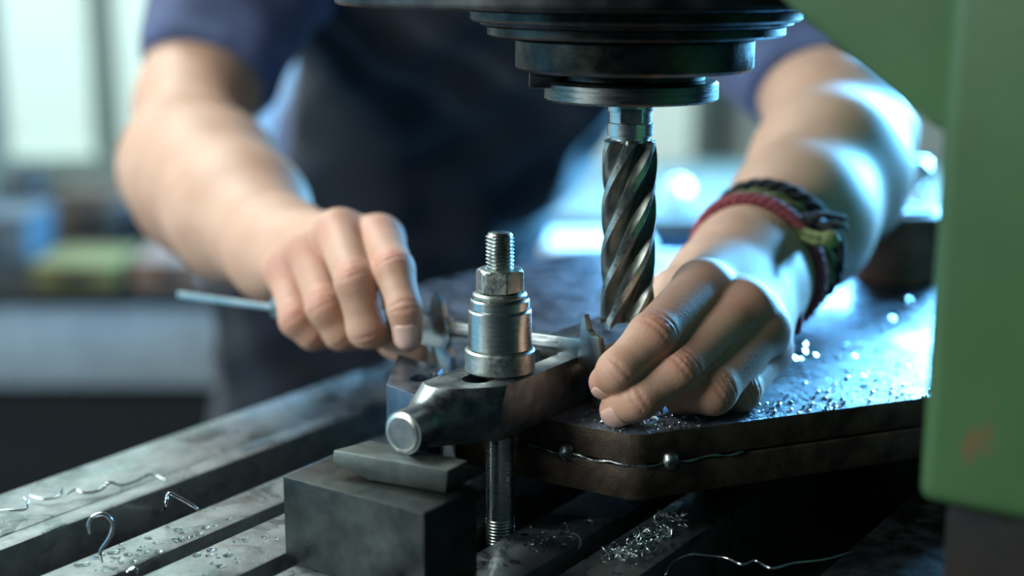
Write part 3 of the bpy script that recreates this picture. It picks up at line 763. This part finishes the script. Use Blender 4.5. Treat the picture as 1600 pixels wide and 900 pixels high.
v_, q_ = polygonise(VE, .0065); fast_mesh('overall_bib', laplace(v_, q_, 1), q_, M['vest'], man)
TR = Field([Chain([(np.array(a), ra_+.018, np.array(b_), rb+.022) for a, ra_, b_, rb in legs]+[(a, ra_+.016, b_, rb+.016) for a, ra_, b_, rb in Chain(trunk[3:6], .03).segs], .03)], [], cuts=[lambda p, d: d+folds(p), lambda p, d: smax(d, p[:, 2]-.93, .01)])
TR.lo = TR.lo-.02; TR.hi = TR.hi+.02
v_, q_ = polygonise(TR, .010); fast_mesh('trousers', laplace(v_, q_, 1), q_, M['vest'], man)
for xx in (-.22, -.07):
    BT = Field([Chain([((xx, 1.43, .12), .05, (xx, 1.43, .05), .05), ((xx, 1.43, .045), .045, (xx, 1.25, .035), .035)], .03)], [], cuts=[lambda p, d: smax(d, -p[:, 2], .004)])
    v_, q_ = polygonise(BT, .01); fast_mesh('boot', v_, q_, M['blackcord'], man)
HR = Field([Chain([((-.005, 1.065, 1.42), .085, (-.005, 1.085, 1.445), .092)], .02)], [], cuts=[lambda p, d: smax(d, -(p[:, 2]-1.40)+(p[:, 1]-1.03)*-.9*-1*-1, .01)])
HR.lo = HR.lo-.02; HR.hi = HR.hi+.02
v_, q_ = polygonise(HR, .009); fast_mesh('hair', v_, q_, M['hair'], man)
# ---- fingernails, laid on the skin surface
def nail(F, f, nd, length=.011, half=.92, off=.0):
    a, b_ = P(*f[2][:3]), P(*f[3][:3]); t = (b_-a)/np.linalg.norm(b_-a); n_ = nd-t*(nd@t); n_ /= np.linalg.norm(n_); s_ = np.cross(t, n_)
    nu_, nv_ = 9, 11; o_ = []; d_ = []; th = []
    for i in range(nu_):
        x = i/(nu_-1); wv_ = half*(1-.55*max(0, (x-.75)/.25)**2-.35*max(0, (.2-x)/.2)**2)
        for j in range(nv_):
            q = (j/(nv_-1)*2-1)*wv_; o_.append(b_+t*(off+length*(x-.62))); d_.append(math.cos(q)*n_+math.sin(q)*s_); th.append((1-(j/(nv_-1)*2-1)**4)*(.3+.7*min(1, x*3)))
    o_, d_ = np.array(o_), np.array(d_); sf = surf(F, o_, d_); vt = sf+d_*(.0001+.0005*np.array(th))[:, None]; vb = sf-d_*.0008
    f_ = []; n0 = nu_*nv_
    for i in range(nu_-1):
        for j in range(nv_-1): q = i*nv_+j; f_ += [[q, q+1, q+nv_+1, q+nv_], [n0+q, n0+q+nv_, n0+q+nv_+1, n0+q+1]]
    for i in range(nu_-1):
        for q, p_ in ((i*nv_, (i+1)*nv_), (i*nv_+nv_-1, (i+1)*nv_+nv_-1)): f_.append([q, p_, n0+p_, n0+q])
    for j in range(nv_-1):
        for r_ in (0, (nu_-1)*nv_): f_.append([r_+j, r_+j+1, n0+r_+j+1, n0+r_+j])
    mesh_obj('fingernail', np.vstack([vt, vb]), f_, M['nail'], man, True)
nail(fing(L_I), L_I, CAMB+CAMU*.05-CAMR*.05, .0125, .9, .0005)
nail(fing(R_I), R_I, CAMB*.75-CAMU*.75-CAMR*.1, .0105, .8, .002)
nail(fing(R_M), R_M, CAMB*.8-CAMU*.6-CAMR*.25, .0105, .85, .002)
# ---- bracelets around the wrist at the right
def wrist_loop(F, c, ax, n, off, tilt=0):
    ax = ax/np.linalg.norm(ax); e1 = np.cross(ax, Z); e1 /= np.linalg.norm(e1); e2 = np.cross(ax, e1)
    a = np.linspace(0, 2*math.pi, n, endpoint=False); d_ = np.cos(a)[:, None]*e1+np.sin(a)[:, None]*e2
    o_ = np.repeat(c[None], n, 0)+ax*(tilt*np.sin(a))[:, None]
    return surf(F, o_, d_, .0, .06)+d_*off, d_, ax
WC = P(1173, 427, .690); FA = P(1248, 345, .765); AX = FA-WC
def braid(name, c, off, rad, strands, turns, mat, tilt=0, amp=.0012, parent=man):
    n = 220; pth, d_, ax = wrist_loop(FRf, c, AX, n, off, tilt); g = []
    for s_ in range(strands):
        ph = np.linspace(0, 2*math.pi, n, endpoint=False)*turns+2*math.pi*s_/strands
        q = pth+d_*(amp*np.cos(ph))[:, None]+ax*(amp*np.sin(ph))[:, None]*1.2
        g.append(tube_geo(q, rad, 7, True))
    return mesh_obj(name, *merge(*g), mat, man, True), pth
br, rp = braid('bracelet', WC+AX*.14, .0026, .0019, 3, 16, M['red'], -.004, .0015); br['label'] = 'red braided cord bracelet'
br, yp = braid('bracelet', WC+AX*.36, .0026, .0013, 2, 9, M['yellowgreen'], .003, .0016); br['label'] = 'yellow and green twisted cord bracelet'
br, kp = braid('bracelet', WC+AX*.46, .0030, .0020, 3, 10, M['blackcord'], .002, .0022); br['label'] = 'black cord bracelet with frayed ends'
def strand(pts, r, mat, name='cord_end', amp=.0):
    q = spline([P(*a) for a in pts], 40); return mesh_obj(name, *tube_geo(q, np.linspace(r, r*.8, 40), 7), mat, man, True)
strand([(1240, 478, .668), (1246, 500, .664), (1242, 522, .664)], .0030, M['red'])
strand([(1240, 505, .665), (1234, 522, .664), (1238, 534, .664)], .0018, M['red'])
strand([(1236, 348, .695), (1268, 366, .680), (1302, 368, .672)], .0021, M['yellowgreen'])
strand([(1222, 345, .698), (1262, 376, .680), (1308, 380, .672)], .0018, M['yellowgreen'])
strand([(1200, 320, .708), (1228, 338, .692), (1252, 368, .684)], .0017, M['yellowgreen'])
strand([(1244, 346, .700), (1280, 336, .688), (1322, 342, .684)], .0019, M['blackcord'])
strand([(1246, 352, .698), (1290, 350, .684), (1324, 356, .680)], .0016, M['blackcord'])
strand([(1282, 350, .684), (1312, 374, .676), (1316, 410, .674)], .0019, M['blackcord'])
strand([(1170, 312, .722), (1190, 302, .716), (1210, 310, .712)], .0026, M['blackcord'])
kn = P(1262, 350, .692); mesh_obj('cord_knot', *blob(kn, (.009, .006, .005), 9, .2), M['blackcord'], man, True)
kn = P(1298, 374, .672); mesh_obj('cord_knot', *blob(kn, (.0042, .0036, .0042), 8, .15), M['yellowgreen'], man, True)

# ================================================================== BACKGROUND WORKSHOP
def bgP(x, y, D): r = ray(x, y); return np.array([0, 0, CAMZ])+r*(D/r[1])
BD = 2.3
dark = plain('dark_bench_frame', (.012, .014, .016), .7); greyp = plain('grey_bench_paint', (.36, .42, .45), .45)
bn = empty('work_bench', (-.95, BD+.3, 0), 'blurred grey workbench behind the left arm', 'bench')
zt = float(bgP(100, 478, BD)[2]); zl = float(bgP(100, 604, BD)[2])
solid('bench_apron', box((-.97, BD+.02, zl), (1.25, .04, zt-zl)), greyp, bn, .004)
solid('bench_top', box((-.97, BD+.32, zt), (1.3, .66, .03)), dark, bn, .004)
solid('bench_cabinet', box((-.97, BD+.34, 0), (1.2, .56, zl)), dark, bn, .004)
BZ = zt+.03
def prop(name, px_, w_, h_, D, mat, label, cat, kind='box', d_=.16):
    c = bgP(px_, 440, D); base = (c[0], D, BZ)
    if kind == 'box':
        t = empty(name, base, label, cat); bd_ = solid('body', box(base, (w_, d_, h_*.82)), mat, t, .006)
        solid('lid', box((base[0], base[1], BZ+h_*.82), (w_*1.04, d_*1.04, h_*.18)), mat, t, .006)
        solid('handle', box((base[0], base[1]-d_*.55, BZ+h_*.5), (w_*.3, .015, .015)), M['castiron'], bd_, .003)
    elif kind == 'can':
        t = empty(name, base, label, cat)
        mesh_obj('body', *lathe_geo([(w_/2, BZ), (w_/2, BZ+h_*.8), (w_*.3, BZ+h_*.9)], base, 32), mat, t, auto=40)
        mesh_obj('cap', *lathe_geo([(w_*.2, BZ+h_*.88), (w_*.2, BZ+h_)], base, 24), M['castiron'], t, auto=40)
    elif kind == 'vise':
        t = empty(name, base, label, cat)
        solid('base', box(base, (w_, d_, h_*.25)), mat, t, .006)
        solid('jaw', box((base[0]-w_*.25, base[1], BZ+h_*.25), (w_*.3, d_*.8, h_*.55)), mat, t, .006)
        solid('jaw', box((base[0]+w_*.3, base[1], BZ+h_*.25), (w_*.3, d_*.8, h_*.55)), mat, t, .006)
        mesh_obj('screw', *tube_geo([(base[0]+w_*.3, base[1]-d_*.1, BZ+h_*.4), (base[0]+w_*.6, base[1]-d_*.1, BZ+h_*.4)], .014, 12), M['steel'], t, True)
    return t
dk1 = plain('dark_steel_paint', (.035, .04, .045), .4); dk2 = plain('slate_paint', (.09, .105, .115), .4)
prop('tool_box', 5, .15, .11, BD+.16, dk2, 'slate tool box at the far left of the bench', 'tool box')
prop('paint_tin', 140, .14, .045, BD+.06, plain('yellow_tin', (.17, .15, .05), .5), 'yellow tin on the bench below the windows', 'tin')
prop('bench_vise', 222, .12, .13, BD+.27, dk1, 'dark bench vise standing behind the yellow tin', 'vise', 'vise')
prop('parts_box', 282, .12, .05, BD+.07, plain('pinkish_card', (.27, .17, .125), .8), 'pinkish brown box at the right of the bench', 'box')
prop('oil_can', 55, .08, .15, BD+.45, dk1, 'dark round can at the back of the bench', 'can', 'can')
prop('machine_part', 355, .12, .12, BD+.44, dk2, 'slate cased machine part behind the forearm', 'machine part')
prop('grinder_case', 165, .16, .10, BD+.48, plain('brown_case', (.10, .07, .05), .6), 'brown case standing between the dark cans', 'case')
prop('oil_can', -30, .1, .14, BD+.3, dk1, 'dark round can partly cut by the left frame edge', 'can', 'can')
pb = empty('locker', (-.52, 3.13, 0), 'pale blue locker seen between the left arm and the trunk', 'locker')
solid('locker_body', box((-.53, 3.13, 0), (.30, .2, 1.5)), plain('pale_blue_paint', (.36, .52, .70), .4), pb, .006)
ld_ = solid('locker_door', box((-.53, 3.02, .05), (.28, .02, 1.4)), plain('pale_blue_door', (.38, .55, .74), .4), pb, .004)
solid('handle', box((-.43, 3.0, .8), (.02, .02, .12)), M['steel'], ld_, .003)
# bench with bright papers behind, right of the trunk
rb = empty('side_bench', (.42, 2.32, 0), 'blurred blue topped bench behind the end mill', 'bench')
bz = float(bgP(940, 335, 2.05)[2])
solid('bench_top', box((.40, 2.35, bz-.03), (1.0, .62, .03)), plain('brown_bench_edge', (.10, .08, .05), .5), rb, .004)
solid('bench_front', box((.40, 2.12, .1), (.94, .04, bz-.13)), plain('blue_bench_front', (.06, .16, .30), .35), rb, .004)
for sx in (-.46, .46): solid('bench_leg', box((.40+sx, 2.35, 0), (.05, .5, bz-.03)), dark, rb, .004)
tag(solid('white_crate', box((.12, 1.98, 0), (.15, .12, bz-.02)), plain('white_plastic_crate', (.72, .8, .84), .35), None, .012, 3), 'bright white bin standing beside the dark trunk', 'bin')
tag(mesh_obj('chrome_ball', *blob((bgP(1062, 318, 2.1)[0], 2.12, bz+.02), (.02, .02, .02), 12), M['noserim'], None, True), 'shiny ball on the bench right of the end mill', 'ball')
# rust brown ribbed roll on the plate and a chrome knob behind it
rc_ = Pz(1408, 432, PT+.0002); prof = [(.018, PT)]
for k in range(9):
    z0 = PT+.0045*k; prof += [(.0275, z0+.0004), (.0292, z0+.0014), (.0292, z0+.0030), (.0275, z0+.0042)]
prof.append((.018, PT+.0412))
roll = plain('rust_brown_wire', (.26, .10, .07), .5, .1, .35, 60, .2)
wr = empty('wire_roll', (rc_[0], rc_[1], PT), 'rust brown ribbed roll standing behind the forearm near the green column', 'roll')
mesh_obj('wound_wire', *lathe_geo(prof, rc_, 48), roll, wr, auto=40)
mesh_obj('core', *ring_geo([(.011, PT+.0405), (.0175, PT+.0405), (.0175, PT+.0425), (.011, PT+.0425)], rc_, 32), M['castiron'], wr, auto=40)
kb = P(1437, 268, 1.05); kh = empty('crank_handle', (kb[0], kb[1], PT), 'shiny crank knob glinting beside the green column', 'handle')
mesh_obj('knob', *blob(kb, (.010, .010, .010), 12), M['noserim'], kh, True)
mesh_obj('rod', *tube_geo([kb, (kb[0], kb[1], PT-.02)], .004, 10), M['steel'], kh, True)
# ================================================================== SWARF, DROPLETS
def curl(pts, r, label, n=70, flat=False):
    o = mesh_obj('metal_shaving', *tube_geo(spline(pts, n), 1.4*r*(1-.5*np.linspace(-1, 1, n)**4), 6), M['swarf'], None, True)
    tag(o, label, 'metal shaving', 'long steel shavings on the machine table'); return o
def on(x, y, z=.901): return Pz(x, y, z)
def lift(x, y, base_y, z=.9):       # point above table spot seen at same column
    b_ = Pz(x, base_y, z); d = b_[1]; r = ray(x, y); return np.array([0, 0, CAMZ])+r*(d/r[1])
curl([on(160, 880), lift(157, 862, 880), lift(172, 838, 880), lift(176, 818, 880), lift(164, 804, 880), lift(146, 806, 880), lift(138, 820, 880), lift(140, 834, 880)], .0006, 'hook shaped shaving standing on a land left of the block')
curl([on(246, 806, .871), lift(258, 794, 815), lift(263, 772, 815), lift(280, 778, 815), lift(298, 788, 815), lift(310, 796, 815)], .0006, 'bent shaving hanging over the slot left of the block')
curl([on(0, 797), on(22, 797), on(40, 795), lift(43, 783, 794), lift(37, 777, 792)], .0004, 'thin shaving with a curled end at the left edge')
curl([on(46, 774), lift(54, 777, 779), lift(70, 780, 781), lift(92, 775, 778), lift(97, 764, 777), lift(94, 772, 778)], .0004, 'wavy shaving lying on the rear rail')
curl([on(104, 773), lift(118, 765, 770), lift(132, 770, 772), lift(155, 766, 768), lift(172, 754, 763), lift(190, 758, 760), lift(215, 750, 753), lift(236, 741, 748), lift(262, 751, 752)], .0005, 'long rippled shaving along the rear rail groove')
curl([on(36, 905, .871), lift(60, 878, 900, .871), lift(80, 869, 900, .871), lift(104, 873, 900, .871), on(120, 890, .871)], .0005, 'arched shaving in the slot at the bottom left corner')
curl([on(200, 897), lift(202, 892, 899), lift(211, 890, 899), lift(215, 897, 900)], .0008, 'small shaving ring at the bottom edge')
curl([on(1040, 898), on(1052, 878), on(1078, 867), on(1105, 868), on(1135, 872), on(1160, 882), on(1180, 876), on(1206, 888), on(1240, 880), on(1290, 874), on(1330, 862)], .0004, 'long wavy shaving across the dark slot at lower right')
curl([lift(904, 862, 862), lift(907, 848, 862), lift(902, 838, 862), lift(892, 834, 862)], .0005, 'short drooping shaving on the land beside the stud')
hg = []
for k in range(46):
    t = random.random(); x = 955+115*t+random.gauss(0, 14); y = 878-68*t+random.gauss(0, 7)
    a0 = random.random()*6; R_ = random.uniform(.0012, .0036); c = on(x, y, .9)
    if not -.272 < touv(c)[1] < -.246: continue
    s_ = random.choice((1, -1)); pts = [c+np.array([R_*math.cos(a0+s_*t_*1.1), R_*math.sin(a0+s_*t_*1.1), .0005+random.uniform(.001, .004)*abs(math.sin(t_*.9+k))]) for t_ in range(random.randint(4, 7))]
    hg.append(tube_geo(spline(pts, 26), random.uniform(.00025, .0005), 5))
tag(mesh_obj('swarf_heap', *merge(*hg), M['swarf'], None, True), 'tangled heap of fine curled swarf on the land right of the stud', 'swarf', kind='stuff')
def scatter(name, pts, rmin, rmax, mat, label, cat, fl=.6):
    g = []
    for p in pts:
        r = random.uniform(rmin, rmax); a = random.random()*3.1; n = 6; v = []; f = []
        for i in range(4):
            t = math.pi*(i+.5)/4
            for k in range(n):
                q = 2*math.pi*k/n+a; v.append((p[0]+r*math.sin(t)*math.cos(q)*random.uniform(.7, 1.3), p[1]+r*math.sin(t)*math.sin(q), p[2]+r*fl*(math.cos(t)+.9)))
        for i in range(3):
            for k in range(n): f.append([i*n+k, i*n+(k+1) % n, (i+1)*n+(k+1) % n, (i+1)*n+k])
        f.append(list(range(n))); f.append([3*n+k for k in range(n)]); g.append((v, f))
    o = mesh_obj(name, *merge(*g), mat, None, False); return tag(o, label, cat, kind='stuff')
def patch(cx, cy, sx, sy, n, z): return [Pz(random.gauss(cx, sx), random.gauss(cy, sy), z) for _ in range(n)]
pts = patch(1320, 450, 35, 14, 12, PT)+patch(1275, 555, 30, 14, 14, PT)+patch(1020, 650, 40, 7, 70, PT)+patch(1060, 668, 60, 4, 40, PT)+patch(1330, 620, 70, 10, 60, PT)+patch(1400, 560, 40, 40, 60, PT)+patch(960, 655, 22, 6, 40, PT)+patch(1250, 640, 60, 4, 40, PT)
from mathutils.geometry import intersect_point_tri_2d
def inside(p, poly):
    c = False; n = len(poly)
    for i in range(n):
        a, b_ = poly[i], poly[i-1]
        if (a[1] > p[1]) != (b_[1] > p[1]) and p[0] < (b_[0]-a[0])*(p[1]-a[1])/(b_[1]-a[1])+a[0]: c = not c
    return c
scatter('plate_chips', [p for p in pts if inside(p, pp)], .0004, .0011, M['swarf'], 'glittering metal chips scattered on the wet plate', 'metal chips')
gv = []; lights_ = [np.array((1.2, 2.2, 1.38)), np.array((.5, 2.55, 1.45))]
def glint(px_, py_, z, li):
    c = Pz(px_, py_, z)+Z*.0012; a = np.array([0, 0, CAMZ])-c; l_ = lights_[li]-c; n_ = a/np.linalg.norm(a)+l_/np.linalg.norm(l_); n_ = n_/np.linalg.norm(n_)+np.random.normal(0, .03, 3); n_ /= np.linalg.norm(n_)
    e1 = np.cross(n_, [1, 0, 0]); e1 /= np.linalg.norm(e1); e2 = np.cross(n_, e1); rr = random.uniform(.0007, .0013)
    ring = [c+rr*(math.cos(k*math.pi/3)*e1*random.uniform(.7, 1.2)+math.sin(k*math.pi/3)*e2) for k in range(6)]
    return prism_geo([q-n_*.0003 for q in ring], ring)
gl_ = [glint(x, y, PT, 0) for x, y in ((1317, 428), (1320, 442), (1299, 449), (1318, 456), (1349, 446), (1286, 466), (1309, 480), (1259, 541), (1258, 552), (1275, 558), (1252, 564), (1243, 563), (1336, 560), (1395, 500), (1420, 470), (1350, 590))]
tag(mesh_obj('glinting_flakes', *merge(*gl_), M['swarf']), 'flat bright metal flakes glinting on the plate right of the hand', 'metal flakes', kind='stuff')
gl_ = [glint(x, y, .898, 1) for x, y in ((475, 600), (500, 606), (515, 578), (527, 592), (545, 598), (560, 590), (580, 600), (538, 612), (490, 602)) if -.525 < touv(Pz(x, y, .898))[1] < -.49]
tag(mesh_obj('rail_flakes', *merge(*gl_), M['swarf']), 'flat bright metal flakes on the rear rail below the left hand', 'metal flakes', kind='stuff')
pts = patch(520, 598, 40, 10, 14, .898)+patch(560, 585, 20, 8, 6, .898)
scatter('rail_chips', [p for p in pts if -.525 < touv(p)[1] < -.488], .0006, .0013, M['swarf'], 'glinting chips on the rear rail below the left hand', 'metal chips')
lands = ((-.434, -.415), (-.4015, -.375), (-.360, -.329), (-.3085, -.2845), (-.270, -.248))
m, nt, b = newmat('coolant'); b.inputs['Base Color'].default_value = (.8, .9, .9, 1); b.inputs['Roughness'].default_value = .05; b.inputs['Transmission Weight'].default_value = 1; b.inputs['IOR'].default_value = 1.34; M['coolant'] = m
pts = patch(180, 875, 60, 14, 60, TZ)+patch(330, 855, 60, 22, 50, TZ)+patch(850, 840, 40, 14, 40, TZ)+patch(1000, 840, 40, 24, 50, TZ)+patch(260, 830, 60, 20, 30, TZ)
pts = [p for p in pts if any(a < touv(p)[1] < c for a, c in lands)]
scatter('coolant_drops', pts, .0007, .0022, M['coolant'], 'coolant drops beaded on the table lands', 'droplets', .16)
